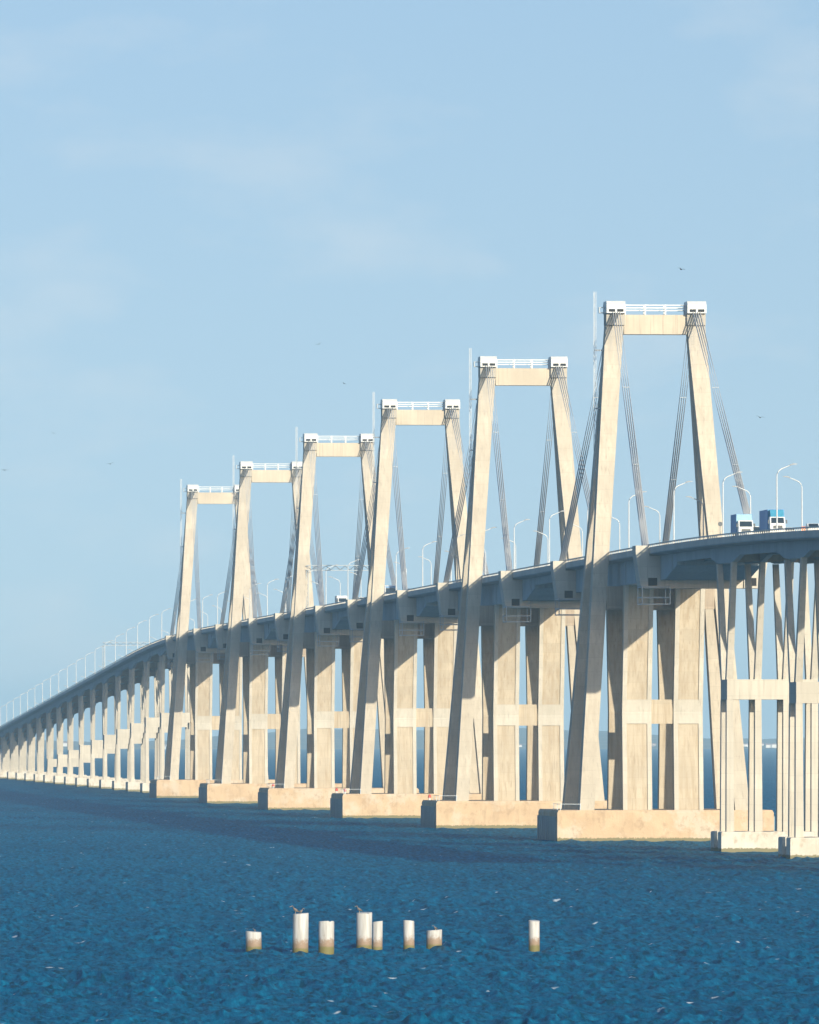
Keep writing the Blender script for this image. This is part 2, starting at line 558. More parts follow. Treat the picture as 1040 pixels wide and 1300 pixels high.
def ysteps(a, b, step=8.0):
    k = max(1, int(math.ceil((b - a) / step)))
    return [a + (b - a) * i / k for i in range(k + 1)]


# road slab, parapets, rails
mb = MB()
rings = []
for y in ysteps(Y_START, Y_END):
    z = zd(y)
    rings.append([(-XS, y, z - 0.75), (-XG - 0.1, y, z - 1.05), (XG + 0.1, y, z - 1.05), (XS, y, z - 0.75), (XS, y, z), (-XS, y, z)])
mb.loft(rings)
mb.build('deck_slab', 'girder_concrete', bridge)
mb = MB()
rings = []
for y in ysteps(Y_START, Y_END):
    z = zd(y) + 0.006
    rings.append([(-XS + 0.9, y, z), (XS - 0.9, y, z), (XS - 0.9, y, z + 0.05), (-XS + 0.9, y, z + 0.05)])
mb.loft(rings)
mb.build('road_surface', 'asphalt', bridge)
for s in (-1, 1):
    mb = MB()
    rings = []
    for y in ysteps(Y_START, Y_END):
        z = zd(y)
        a, c = s * (XS + 0.05), s * (XS - 0.35)
        rings.append([(a, y, z - 0.62), (c, y, z + 0.004), (c, y, z + 0.34), (a, y, z + 0.34)])
    mb.loft(rings)
    kerb = mb.build('parapet_kerb', 'parapet_concrete', bridge)
    mb = MB()
    rings = []
    for y in ysteps(Y_START, Y_END):
        z = zd(y)
        a, c = s * (XS - 0.02), s * (XS - 0.22)
        rings.append([(a, y, z + 0.66), (c, y, z + 0.66), (c, y, z + 0.86), (a, y, z + 0.86)])
    mb.loft(rings)
    y = Y_START + 1
    while y < min(Y_END, 1500):
        z = zd(y)
        mb.box(min(s * (XS - 0.05), s * (XS - 0.19)), max(s * (XS - 0.05), s * (XS - 0.19)), y - 0.14, y + 0.14, z + 0.335, z + 0.67)
        y += 2.6
    mb.build('parapet_rail', 'pale_rail', kerb)


def girder(name, a, b, depth_fn, ribs=()):
    """four-web box between y=a and b, soffit depth by depth_fn(y), with joint gaps at its ends"""
    mb = MB()
    rings = []
    for y in sorted(set(ysteps(a + 0.12, b - 0.12, 4.0))):
        z = zd(y); d = depth_fn(y)
        rings.append([(-XG, y, z - d), (XG, y, z - d), (XG, y, z - 1.0), (-XG, y, z - 1.0)])
    mb.loft(rings)
    for y in ribs:
        z = zd(y)
        for s in (-1, 1):
            mb.box(min(s * XG, s * (XG + 0.18)), max(s * XG, s * (XG + 0.18)), y - 0.3, y + 0.3, z - depth_fn(y) + 0.05, z - 1.0)
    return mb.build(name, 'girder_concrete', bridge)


def multi_beam(name, a, b, depth_fn, xs=(-6.5, -2.17, 2.17, 6.5), dia=4):
    """drop-in span: four separate webs under the slab with cross diaphragms"""
    mb = MB()
    for x in xs:
        w = 0.40
        mb.loft([[(x - w, y, zd(y) - depth_fn(y)), (x + w, y, zd(y) - depth_fn(y)), (x + w, y, zd(y) - 1.0), (x - w, y, zd(y) - 1.0)]
                 for y in ysteps(a + 0.12, b - 0.12, 4.0)])
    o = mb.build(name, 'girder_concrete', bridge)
    for i in range(dia):
        y = a + 0.7 + (b - a - 1.4) * i / (dia - 1)
        d = MB()
        for x0, x1 in zip(xs[:-1], xs[1:]):
            d.box(x0 + 0.41, x1 - 0.41, y - 0.2, y + 0.2, zd(y) - depth_fn(y) + 0.25, zd(y) - 1.02)
        d.build('diaphragm', 'soffit_concrete', o)
    return o


def leg_x(z):
    return 6.9 + (90.0 - z) * 0.0756


def leg_y(z):
    return max(0.0, 13.5 * (85.0 - z) / 79.7)


# stay geometry shared data
ANCH_Y, ANCH_X = 68.0, 9.1


def pt(z, sx, sy, dx, dy):
    return (sx * (leg_x(z) + dx), sy * leg_y(z) + dy, z)


def build_tower(Y, first):
    t = empty('tower', (0, Y, 0), bridge)
    # foundation block
    mb = MB()
    XF, YF, ZT = 18.5, 16.4, 5.3
    lo, mid, hi = [], [], []
    mb.loft([[(-XF, -YF, -3.5), (XF, -YF, -3.5), (XF, YF, -3.5), (-XF, YF, -3.5)],
             [(-XF, -YF, ZT - 0.45), (XF, -YF, ZT - 0.45), (XF, YF, ZT - 0.45), (-XF, YF, ZT - 0.45)],
             [(-XF + 0.25, -YF + 0.25, ZT), (XF - 0.25, -YF + 0.25, ZT), (XF - 0.25, YF - 0.25, ZT), (-XF + 0.25, YF - 0.25, ZT)]])
    fo = mb.build('foundation', 'foundation_concrete', t)
    # fender piles along both ends of the block
    for s in (-1, 1):
        mb = MB()
        for k in range(9):
            y = -YF + 2 + k * (2 * YF - 4) / 8
            mb.box(min(s * XF, s * (XF + 0.35)), max(s * XF, s * (XF + 0.35)), y - 0.5, y + 0.5, -1.5, 4.2)
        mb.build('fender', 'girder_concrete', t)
    # guard rail on the left front corner
    mb = MB()
    for (x, y) in ((-XF + 0.6, -YF + 0.6), (-XF + 0.6, -YF + 6), (-XF + 0.6, -YF + 12), (-XF + 4, -YF + 0.6)):
        mb.box(x - 0.06, x + 0.06, y - 0.06, y + 0.06, ZT - 0.02, ZT + 1.1)
    mb.box(-XF + 0.55, -XF + 0.65, -YF + 0.66, -YF + 12, ZT + 0.98, ZT + 1.06)
    mb.box(-XF + 0.66, -XF + 4, -YF + 0.55, -YF + 0.65, ZT + 0.98, ZT + 1.06)
    mb.build('guard_rail', 'steel_grey', t)
    # four legs of the two A-frames
    for sx in (-1, 1):
        for sy in (-1, 1):
            rings = []
            for z in (ZT - 0.05, 25, 48, 66, 78, 85, 88.4):
                w = 1.25 + 0.3 * max(0, (z - 40) / 48)
                th = 1.5 + (0.25 if z < 20 else 0.0)
                inner = 0.0 if leg_y(z) > th + 0.01 else (th - leg_y(z))
                ya = sy * (leg_y(z) + th); yb = sy * (leg_y(z) - th + inner + 0.003)
                xa, xb = sx * (leg_x(z) - w), sx * (leg_x(z) + w)
                rings.append([(xa, ya, z), (xb, ya, z), (xb, yb, z), (xa, yb, z)])
            MB().loft(rings).build('leg', 'tower_concrete', t)
        # apex block and white saddle cap
        x = sx * leg_x(89)
        mb = MB()
        mb.box(x - 1.6, x + 1.6, -2.1, 2.1, 88.41, 90.42)
        mb.build('apex_block', 'tower_concrete', t)
        mb = MB()
        poly = [(-3.0, 90.425), (3.0, 90.425), (3.0, 91.9), (2.3, 92.5), (-2.3, 92.5), (-3.0, 91.9)]
        mb.prism_x(poly, x - 1.63, x + 1.63)
        cap = mb.build('saddle_cap', 'white_paint', t)
        for k in (-1, 1):
            for s2 in (-1, 1):
                mb = MB()
                xo = x + k * 0.72
                mb.box(xo - 0.55, xo + 0.55, min(s2 * 2.9, s2 * 3.02), max(s2 * 2.9, s2 * 3.02), 90.62, 91.10)
                mb.build('opening', 'dark_opening', cap)
    # top crossbeam
    xi = leg_x(88.5) - 1.58
    mb = MB().box(-xi, xi, -1.35, 1.35, 86.85, 90.2)
    cb = mb.build('top_crossbeam', 'beam_concrete', t)
    mb = MB()
    for y in (-1.1, 1.1):
        for z in (91.0, 91.45, 91.9):
            mb.box(-xi, xi, y - 0.05, y + 0.05, z - 0.06, z + 0.06)
        for k in range(4):
            x = -xi + 0.2 + (2 * xi - 0.4) * k / 3
            mb.box(x - 0.12, x + 0.12, y - 0.1, y + 0.1, 90.19, 91.99)
    mb.build('catwalk_railing', 'lamp_metal', cb)
    # dish-like platform on the outer side of the left cap
    mb = MB()
    x0 = -leg_x(89) - 1.64
    mb.box(x0 - 1.0, x0, -0.7, 0.7, 90.5, 90.62)
    for y in (-0.65, 0.65):
        mb.box(x0 - 1.0, x0, y - 0.04, y + 0.04, 91.4, 91.5)
    mb.box(x0 - 1.04, x0 - 0.94, -0.65, 0.65, 90.63, 91.5)
    mb.build('side_platform', 'white_paint', t)
    # lattice mast clamped to the left leg
    mb = MB()
    xm = -10.35
    z0, z1 = 62.0, 94.2
    for (ox, oy) in ((-0.2, -0.17), (0.2, -0.17), (0.0, 0.2)):
        mb.box(xm + ox - 0.03, xm + ox + 0.03, oy - 0.03, oy + 0.03, z0, z1)
    k = 0
    z = z0
    while z < z1 - 0.8:
        a, c = (-0.2, 0.2) if k % 2 else (0.2, -0.2)
        mb.tube([(xm + a, -0.17, z), (xm + c, -0.17, z + 0.8)], 0.018, 4)
        mb.tube([(xm + a, -0.17, z), (xm, 0.2, z + 0.8)], 0.018, 4)
        z += 0.8; k += 1
    for z in (63.5, 74.0, 84.0):
        mb.box(xm, -(leg_x(z) + 1.0), -0.12, 0.12, z, z + 0.25)
    mb.build('antenna_mast', 'lamp_metal', t)
    # two piers (near and far), each a portal of two panelled slabs
    SOF = 43.55
    for sy in (-1, 1):
        prof = [(ZT - 0.04, 13.0), (22.0, 11.6), (SOF - 0.01, 15.4)]      # z, |y| of outer face
        for sx in (-1, 1):
            xc = sx * 4.4
            mb = MB()
            mb.loft([[(xc - 2.5, sy * (yo - 0.22), z), (xc + 2.5, sy * (yo - 0.22), z), (xc + 2.5, sy * (yo - 2.1), z), (xc - 2.5, sy * (yo - 2.1), z)] for z, yo in prof])
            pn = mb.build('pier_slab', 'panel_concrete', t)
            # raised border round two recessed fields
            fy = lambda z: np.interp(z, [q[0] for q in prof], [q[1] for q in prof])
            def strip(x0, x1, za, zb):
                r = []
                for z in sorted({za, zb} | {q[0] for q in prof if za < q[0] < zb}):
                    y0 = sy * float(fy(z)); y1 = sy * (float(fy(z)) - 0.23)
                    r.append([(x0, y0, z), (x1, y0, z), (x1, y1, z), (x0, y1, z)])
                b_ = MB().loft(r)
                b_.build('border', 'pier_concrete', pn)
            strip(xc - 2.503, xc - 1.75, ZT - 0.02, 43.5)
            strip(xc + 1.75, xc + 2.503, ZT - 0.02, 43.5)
            strip(xc - 1.748, xc + 1.748, 20.0, 24.1)
        # mid crossbar between the slabs and the beam under the deck out to the legs
        mb = MB().box(-1.9, 1.9, min(sy * 9.6, sy * 11.3), max(sy * 9.6, sy * 11.3), 20.0, 24.1)
        mb.build('pier_crossbar', 'panel_concrete', t)
        xe = leg_x(41.5) - 1.27
        ye = 6.2
        mb = MB().box(-xe, xe, min(sy * ye, sy * (ye + 2.6)), max(sy * ye, sy * (ye + 2.6)), 39.6, 43.45)
        mb.build('transverse_beam', 'soffit_concrete', t)
    # stay anchor beams, stays and hanging work cages
    zdk = zd(Y)
    for sy in (-1, 1):
        zz = zd(Y + sy * ANCH_Y)
        mb = MB()
        yc = sy * ANCH_Y
        # ends
        for s in (-1, 1):
            mb.prism_y([(s * 6.92, zz - 1.08), (s * 8.76, zz - 1.08), (s * 8.76, zz + 0.6), (s * 11.0, zz + 0.6), (s * 11.0, zz - 0.6), (s * 10.2, zz - 6.0), (s * 9.6, zz - 6.4), (s * 6.92, zz - 6.4)], yc - 2.6, yc + 2.6)
        mb.box(-6.92, 6.92, yc - 2.2, yc + 2.2, zz - 6.4, zz - 5.05)
        ab = mb.build('anchor_beam', 'pier_concrete', t)
        for s in (-1, 1):
            for q in (-1, 1):
                yq = yc + q * 2.6
                MB().box(s * 8.2 - 0.75, s * 8.2 + 0.75, yq - 0.03, yq + 0.03, zz - 6.0, zz - 4.7).build('opening', 'dark_opening', ab)
        mb = MB()
        for s in (-1,):
            xa, xb = -10.0, -5.4
            za, zb = zz - 9.0, zz - 6.0
            ya, yb = yc - 3.4, yc + 3.4
            for x in (xa, xb):
                for y in (ya, yb):
                    mb.box(x - 0.09, x + 0.09, y - 0.09, y + 0.09, za, zb)
            for z in (za, za + 1.1, zb - 0.2):
                mb.box(xa + 0.1, xb - 0.1, ya - 0.08, ya + 0.08, z - 0.08, z + 0.08)
                mb.box(xa + 0.1, xb - 0.1, yb - 0.08, yb + 0.08, z - 0.08, z + 0.08)
                mb.box(xa - 0.08, xa + 0.08, ya, yb, z - 0.075, z + 0.075)
                mb.box(xb - 0.08, xb + 0.08, ya, yb, z - 0.075, z + 0.075)
        mb.build('work_cage', 'steel_grey', ab)
        for sx in (-1, 1):
            mb = MB()
            for i in range(4):
                for j in range(6):
                    u, v = (i - 1.5) / 1.5, (j - 2.5) / 2.5
                    p0 = (sx * (leg_x(90) + 0.6 * u), sy * 2.6, 90.6 - 0.35 * v)
                    p1 = (sx * (ANCH_X + 0.42 * u), sy * (ANCH_Y + 1.5 * v), zz + 0.55)
                    mb.tube([p0, p1], 0.038, 4)
            for f_ in (0.33, 0.66):
                q = [sx * (leg_x(90) * (1 - f_) + ANCH_X * f_), sy * (2.6 * (1 - f_) + ANCH_Y * f_), 90.6 * (1 - f_) + (zz + 0.5) * f_]
                mb.box(q[0] - 0.6 + 0.15 * f_, q[0] + 0.6 - 0.15 * f_, q[1] - 0.1 - 0.8 * f_, q[1] + 0.1 + 0.8 * f_, q[2] - 0.03, q[2] + 0.03)
            mb.build('stay_cable', 'cable_metal', t)
    return t


for i, Y in enumerate(TOWERS):
    build_tower(Y, i == 0)
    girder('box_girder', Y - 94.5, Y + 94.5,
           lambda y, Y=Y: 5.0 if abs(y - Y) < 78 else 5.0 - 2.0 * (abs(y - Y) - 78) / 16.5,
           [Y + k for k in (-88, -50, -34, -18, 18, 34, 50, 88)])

# drop-in spans
drops = [(Y + 94.5, Y + 140.5) for Y in TOWERS[:-1]]
drops += [(-140.5, -94.5), (LAST + 94.5, LAST + 140.5)]
drops += [(p - 65.5, p - 19.5) for p in NEAR_PIERS[:-1]] + [(p + 19.5, p + 65.5) for p in FAR_PIERS[:-1]]
for a, b_ in drops:
    multi_beam('drop_in_span', a, b_, lambda y: 2.45, dia=4)


def build_pier(Y, nominal=False):
    z = zd(Y)
    t = empty('v_pier', (0, Y, 0), bridge)
    ZC = 3.1
    # haunched pier-head girders
    def dep(y):
        u = abs(y - Y)
        return 3.55 if u < 10.0 else 3.55 - 1.1 * (u - 10.0) / 9.5
    o = multi_beam('pier_head_girder', Y - 19.5, Y + 19.5, dep, dia=5)
    # pile cap: two blocks and the tie wall between them
    for s in (-1, 1):
        y0, y1 = sorted((s * 2.3, s * 7.1))
        mb = MB()
        mb.loft([[(-8.3, y0, -3), (8.3, y0, -3), (8.3, y1, -3), (-8.3, y1, -3)],
                 [(-8.3, y0, ZC - 0.2), (8.3, y0, ZC - 0.2), (8.3, y1, ZC - 0.2), (-8.3, y1, ZC - 0.2)],
                 [(-8.15, y0 + 0.1, ZC), (8.15, y0 + 0.1, ZC), (8.15, y1 - 0.1, ZC), (-8.15, y1 - 0.1, ZC)]])
        mb.build('pile_cap', 'pile_cap_concrete', t)
    MB().box(-6.4, 6.4, -2.29, 2.29, -3, ZC - 0.6).build('tie_wall', 'pile_cap_concrete', t)
    zt = z - 3.55                                # head of the arms
    zb = z - 23.1                                # middle of the node beam
    node = zb - 1.6 > ZC + 2.5
    if node:
        MB().box(-7.05, 7.05, -4.2, 4.2, zb - 1.55, zb + 1.55).build('node_beam', 'pier_concrete', t)
    a0, a1 = (zb + 1.545, zt) if node else (ZC - 0.01, zt)
    f0 = 1.0
    yb0 = 3.0 if node else (3.0 + (9.5 - 3.0) * max(0.0, (ZC - zb - 1.5)) / (zt - zb - 1.5))
    for x in (-6.6, -2.2, 2.2, 6.6):
        for s in (-1, 1):
            rings = []
            for zz, yy, wx, wy in ((a0, yb0, 0.52, 0.95), (a1 + 0.02, 9.5, 0.42, 0.75)):
                rings.append([(x - wx, s * yy - wy, zz), (x + wx, s * yy - wy, zz), (x + wx, s * yy + wy, zz), (x - wx, s * yy + wy, zz)])
            MB().loft(rings).build('v_arm', 'pier_concrete', t)
            if node:
                rings = []
                for zz, yy, wx, wy in ((ZC - 0.02, 3.7, 0.6, 0.8), (zb - 1.545, 3.35, 0.5, 0.78)):
                    rings.append([(x - wx, s * yy - wy, zz), (x + wx, s * yy - wy, zz), (x + wx, s * yy + wy, zz), (x - wx, s * yy + wy, zz)])
                MB().loft(rings).build('column', 'pier_concrete', t)
    return t


for p_ in NEAR_PIERS + FAR_PIERS:
    build_pier(p_)

# red navigation lanterns on the foundations
for ti, x, y, lab in ((1, -17.6, 9.0, 'red navigation lantern on the left end of the second foundation'),
                      (2, -17.6, 12.5, 'red navigation lantern on the back left corner of the third foundation'),
                      (2, -17.4, -9.0, 'red navigation lantern near the front left corner of the third foundation'),
                      (3, -17.0, -13.0, 'red navigation lantern on the left end of the fourth foundation')):
    e = empty('navigation_lantern', (x, TOWERS[ti] + y, 5.29))
    MB().tube([(0, 0, 0), (0, 0, 0.5)], 0.22, 10).build('base', 'white_paint', e)
    MB().tube([(0, 0, 0.48), (0, 0, 0.55), (0, 0, 0.95), (0, 0, 1.15)], [0.3, 0.3, 0.3, 0.1], 12).build('lantern', 'float_red', e)
    tag(e, lab, 'lantern', 'red lanterns on the tower foundations')

# ------------------------------------------------------------------ lamp posts
ORD = ['first', 'second', 'third', 'fourth', 'fifth', 'sixth', 'seventh', 'eighth', 'ninth', 'tenth', 'eleventh', 'twelfth', 'thirteenth',
       'fourteenth', 'fifteenth', 'sixteenth', 'seventeenth', 'eighteenth', 'nineteenth', 'twentieth', 'twenty-first', 'twenty-second', 'twenty-third']


def lamp_meshes():
    pole = MB().tube([(0, 0, 0), (0, 0, 4), (0, 0, 8.6)], [0.13, 0.11, 0.09], 8)
    pole.box(-0.22, 0.22, -0.22, 0.22, -0.02, 0.5)
    pts = []
    for k in range(9):
        a = k / 8 * math.pi / 2 * 0.80
        pts.append((1.25 * (1 - math.cos(a)), 0, 8.58 + 1.25 * math.sin(a)))
    d = (pts[-1][0] - pts[-2][0], pts[-1][2] - pts[-2][2]); L = math.hypot(*d)
    pts.append((pts[-1][0] + d[0] / L * 1.3, 0, pts[-1][2] + d[1] / L * 1.3))
    arm = MB().tube(pts, [0.09] * 9 + [0.065], 7)
    e = Vector(pts[-1])
    head = MB().loft([[(e.x - 0.15, -0.13, e.z - 0.07), (e.x - 0.15, 0.13, e.z - 0.07), (e.x - 0.15, 0.13, e.z + 0.07), (e.x - 0.15, -0.13, e.z + 0.07)],
                      [(e.x + 0.35, -0.2, e.z + 0.02), (e.x + 0.35, 0.2, e.z + 0.02), (e.x + 0.35, 0.16, e.z + 0.24), (e.x + 0.35, -0.16, e.z + 0.24)],
                      [(e.x + 0.95, -0.12, e.z + 0.1), (e.x + 0.95, 0.12, e.z + 0.1), (e.x + 0.95, 0.09, e.z + 0.2), (e.x + 0.95, -0.09, e.z + 0.2)]])
    allm = MB()
    for q in (pole, arm, head):
        o = len(allm.v)
        allm.v += q.v; allm.f += [[i + o for i in f] for f in q.f]; allm.m += [1 if q is head else 0] * len(q.m); allm.s += q.s
    return pole.mesh('pole', 'lamp_metal'), arm.mesh('arm', 'lamp_metal'), head.mesh('lamp_head', 'lamp_hood'), allm.mesh('lamp_post', ['lamp_metal', 'lamp_hood'])


LP = lamp_meshes()
TN = ['nearest tower', 'second nearest tower', 'third nearest tower', 'fourth nearest tower', 'fifth nearest tower', 'farthest tower']
for side, y0 in ((-1, -235.6 - 67.15), (1, -136.2 - 2 * 67.3)):
    name = 'left' if side < 0 else 'right'
    ys = []
    y = y0
    while y < min(Y_END, 2560):
        if not any(abs(y - T) < 4 and False for T in TOWERS):
            ys.append(y)
        y += 67.2
    counts = {}
    for y in ys:
        if y < 0:
            key = 'before'
        elif y >= LAST:
            key = 'after'
        else:
            key = int(y // SPAN)
        counts.setdefault(key, []).append(y)
    for key, lst in counts.items():
        if key == 'before':
            lst = lst[::-1]
        for k, y in enumerate(lst):
            loc = (side * (XS - 0.55), y, zd(y) - 0.01)
            rot = (0, 0, 0 if side < 0 else math.pi)
            o_ = ORD[k]
            if key == 'before':
                lab = f'curved white lamp post on {name} parapet, {o_} from the nearest tower toward the viewer'
            elif key == 'after':
                lab = f'curved white lamp post on {name} parapet, {o_} past the farthest tower'
            else:
                lab = f'curved white lamp post on {name} parapet, {o_} past the {TN[key]}'
            if y < 760:
                e = empty('lamp_post', loc, None, rot)
                put('pole', LP[0], e); put('arm', LP[1], e); put('lamp_head', LP[2], e)
            else:
                e = put('lamp_post', LP[3], None, loc, rot)
            tag(e, lab, 'lamp post', f'lamp posts along the {name} parapet')


# ------------------------------------------------------------------ gantries and signs on the deck
def gantry(Y, label, h=10.0):
    z = zd(Y)
    e = empty('sign_gantry', (0, Y, z))
    for s in (-1, 1):
        mb = MB()
        x = s * (XS - 0.55)
        for ox in (-0.25, 0.25):
            for oy in (-0.25, 0.25):
                mb.box(x + ox - 0.07, x + ox + 0.07, oy - 0.07, oy + 0.07, -0.02, h)
        for k in range(10):
            a = 0.25 if k % 2 else -0.25
            mb.tube([(x - a, -0.25, k * h / 10), (x + a, -0.25, (k + 1) * h / 10)], 0.05, 4)
            mb.tube([(x - 0.25, -a, k * h / 10), (x - 0.25, a, (k + 1) * h / 10)], 0.05, 4)
        mb.build('post', 'gantry_grey', e)
    mb = MB()
    for oy in (-0.5, 0.5):
        for oz in (h - 0.1, h + 1.1):
            mb.box(-XS + 0.3, XS - 0.3, oy - 0.08, oy + 0.08, oz - 0.08, oz + 0.08)
    for k in range(14):
        x0 = -XS + 0.4 + k * (2 * XS - 0.8) / 14; x1 = x0 + (2 * XS - 0.8) / 14
        za, zb = (h, h + 1.0) if k % 2 else (h + 1.0, h)
        for oy in (-0.5, 0.5):
            mb.tube([(x0, oy, za), (x1, oy, zb)], 0.06, 4)
    mb.build('truss', 'gantry_grey', e)
    tag(e, label, 'gantry')


gantry(699, 'grey truss gantry spanning the road between the middle towers', 10.3)
gantry(1656, 'grey truss gantry on the sloping deck beyond the farthest tower', 9.0)

zz = zd(-165)
e = empty('road_sign', (-XS + 0.5, -165, zz))
MB().tube([(0, 0, -0.02), (0, 0, 2.3)], 0.06, 8).build('post', 'steel_grey', e)
MB().tube([(0, -0.07, 2.45), (0, -0.03, 2.45)], 0.36, 20).build('disc', 'sign_grey', e)
tag(e, 'small dark round road sign on a post beside the leading truck', 'road sign')

zz = zd(-140)
e = empty('call_box', (XS - 0.6, -139.2, zz))
MB().box(-0.12, 0.12, -0.12, 0.12, -0.02, 1.0).build('post', 'steel_grey', e)
mb = MB().prism_x([(-0.35, 1.0), (0.35, 1.0), (0.35, 2.25), (0.0, 2.5), (-0.35, 2.25)], -0.4, 0.4)
bx = mb.build('cabinet', 'orange', e)
tag(e, 'small orange box on a post at the right parapet behind the second truck', 'call box')


# ------------------------------------------------------------------ vehicles (front towards -Y unless turned)
def wheel(parent, x, y, r=0.5, w=0.3):
    s = 1 if x > 0 else -1
    ty = MB().tube([(x - w / 2, y, r), (x + w / 2, y, r)], r, 16).build('wheel', 'tyre', parent)
    MB().tube([(x + s * w / 2, y, r), (x + s * (w / 2 + 0.02), y, r)], r * 0.55, 12).build('rim', 'chrome', ty)


def truck(loc, label, side, front, cab_mat='car_white', L=9.5, H=3.75, deflector=None, group=None):
    e = empty('box_truck', loc)
    W = 1.25
    # chassis
    MB().box(-0.5, 0.5, -L / 2 + 0.2, L / 2 - 0.1, 0.7, 0.95).build('chassis', 'car_dark', e)
    # cargo body: side panels and differently coloured front
    y0 = -L / 2 + 2.35
    mb = MB().box(-W, W, y0, L / 2, 1.0, H)
    body = mb.build('cargo_box', side, e)
    MB().box(-W + 0.06, W - 0.06, y0 - 0.03, y0 + 0.01, 1.1, H - 0.05).build('front_board', front, body)
    for k in range(7):
        yy = y0 + 0.5 + k * (L / 2 - y0 - 1) / 6
        MB().box(-W - 0.035, -W + 0.0, yy - 0.05, yy + 0.05, 1.02, H - 0.02).build('rib', side, body)
    # cab
    poly = [(-L / 2 + 2.15, 0.75), (-L / 2 + 2.15, 2.75), (-L / 2 + 0.55, 2.8), (-L / 2 + 0.12, 1.85), (-L / 2, 1.7), (-L / 2, 0.6), (-L / 2 + 0.3, 0.5)]
    cab = MB().prism_x(poly, -1.12, 1.12).build('cab', cab_mat, e)
    yf = -L / 2
    MB().hexa([(-0.98, yf + 0.10, 1.86), (0.98, yf + 0.10, 1.86), (0.98, yf + 0.30, 1.86), (-0.98, yf + 0.30, 1.86)],
              [(-0.94, yf + 0.46, 2.68), (0.94, yf + 0.46, 2.68), (0.94, yf + 0.66, 2.68), (-0.94, yf + 0.66, 2.68)]).build('windscreen', 'glass_dark', cab)
    MB().box(-0.7, 0.7, yf - 0.03, yf + 0.03, 1.05, 1.5).build('grille', 'car_dark', cab)
    MB().box(-1.14, 1.14, yf - 0.08, yf + 0.1, 0.5, 0.78).build('bumper', cab_mat, cab)
    for s in (-1, 1):
        MB().box(s * 0.9 - 0.17, s * 0.9 + 0.17, yf - 0.04, yf + 0.02, 1.05, 1.32).build('headlight', 'headlamp', cab)
        MB().box(s * 1.13 - 0.01, s * 1.13 + 0.01, yf + 0.6, yf + 1.6, 1.75, 2.55).build('side_window', 'glass_dark', cab)
        mir = MB().box(s * 1.35 - 0.1, s * 1.35 + 0.1, yf + 0.25, yf + 0.4, 1.8, 2.35)
        mir.box(min(s * 1.1, s * 1.27), max(s * 1.1, s * 1.27), yf + 0.3, yf + 0.36, 2.2, 2.26)
        mir.build('mirror', 'car_dark', cab)
    if deflector:
        MB().prism_x([(yf + 2.1, 2.76), (yf + 2.1, H - 0.05), (yf + 1.5, H - 0.1), (yf + 0.62, 2.81)], -1.0, 1.0).build('wind_deflector', deflector, cab)
    for y in (yf + 1.1, L / 2 - 1.6, L / 2 - 2.9):
        for s in (-1, 1):
            wheel(e, s * 1.02, y, 0.5, 0.32)
    tag(e, label, 'truck', group)
    return e


def car(loc, label, paint, kind='car', name='parked_car', turn=False, cat='car'):
    e = empty(name, loc, None, (0, 0, math.pi if turn else 0))
    if kind == 'van':
        L, W = 5.0, 0.95
        poly = [(-L / 2, 0.35), (-L / 2, 0.95), (-L / 2 + 0.75, 1.15), (-L / 2 + 1.5, 2.15), (L / 2 - 0.1, 2.2), (L / 2, 1.9), (L / 2, 0.4)]
        ws = [(-L / 2 + 0.72, 1.18), (-L / 2 + 1.38, 2.06)]
    elif kind == 'bus':
        L, W = 10.5, 1.25
        poly = [(-L / 2, 0.4), (-L / 2, 1.4), (-L / 2 + 0.25, 3.05), (-L / 2 + 0.5, 3.2), (L / 2 - 0.1, 3.2), (L / 2, 3.0), (L / 2, 0.45)]
        ws = [(-L / 2 - 0.01, 1.45), (-L / 2 + 0.2, 2.6)]
    else:
        L, W = 4.3, 0.86
        poly = [(-L / 2, 0.3), (-L / 2, 0.7), (-L / 2 + 0.2, 0.82), (-L / 2 + 1.15, 0.95), (-L / 2 + 1.85, 1.42), (L / 2 - 1.2, 1.44), (L / 2 - 0.5, 1.0), (L / 2, 0.92), (L / 2, 0.35)]
        ws = [(-L / 2 + 1.18, 0.97), (-L / 2 + 1.80, 1.39)]
    body = MB().prism_x(poly, -W, W).build('body', paint, e)
    (ya, za), (yb, zb) = ws
    MB().hexa([(-W + 0.1, ya - 0.03, za), (W - 0.1, ya - 0.03, za), (W - 0.1, ya + 0.1, za), (-W + 0.1, ya + 0.1, za)],
              [(-W + 0.16, yb - 0.03, zb), (W - 0.16, yb - 0.03, zb), (W - 0.16, yb + 0.1, zb), (-W + 0.16, yb + 0.1, zb)]).build('windscreen', 'glass_dark', body)
    top = max(q[1] for q in poly)
    for s in (-1, 1):
        y0 = yb + 0.15
        y1 = L / 2 - (1.3 if kind == 'car' else 0.5)
        MB().box(s * W - 0.012, s * W + 0.012, y0, y1, za + (0.05 if kind != 'bus' else 0.25), zb - 0.05).build('side_window', 'glass_dark', body)
        MB().box(s * (W - 0.22) - 0.15, s * (W - 0.22) + 0.15, -L / 2 - 0.03, -L / 2 + 0.02, 0.55, 0.68).build('headlight', 'headlamp', body)
        r = 0.45 if kind == 'bus' else 0.31
        for y in (-L / 2 + 0.85, L / 2 - 0.85):
            wheel(e, s * (W - 0.12), y, r, 0.24)
    if kind == 'bus':
        MB().box(-W + 0.1, W - 0.1, -L / 2 + 0.12, -L / 2 + 0.3, 2.66, 3.0).build('destination_board', 'bus_blue', body)
        MB().box(-W - 0.015, W + 0.015, -L / 2 + 0.6, L / 2 - 0.3, 2.7, 3.05).build('roof_band', 'bus_blue', body)
    tag(e, label, cat)
    return e


RZ = 0.056


def on_road(x, y):
    return (x, y, zd(y) + RZ)


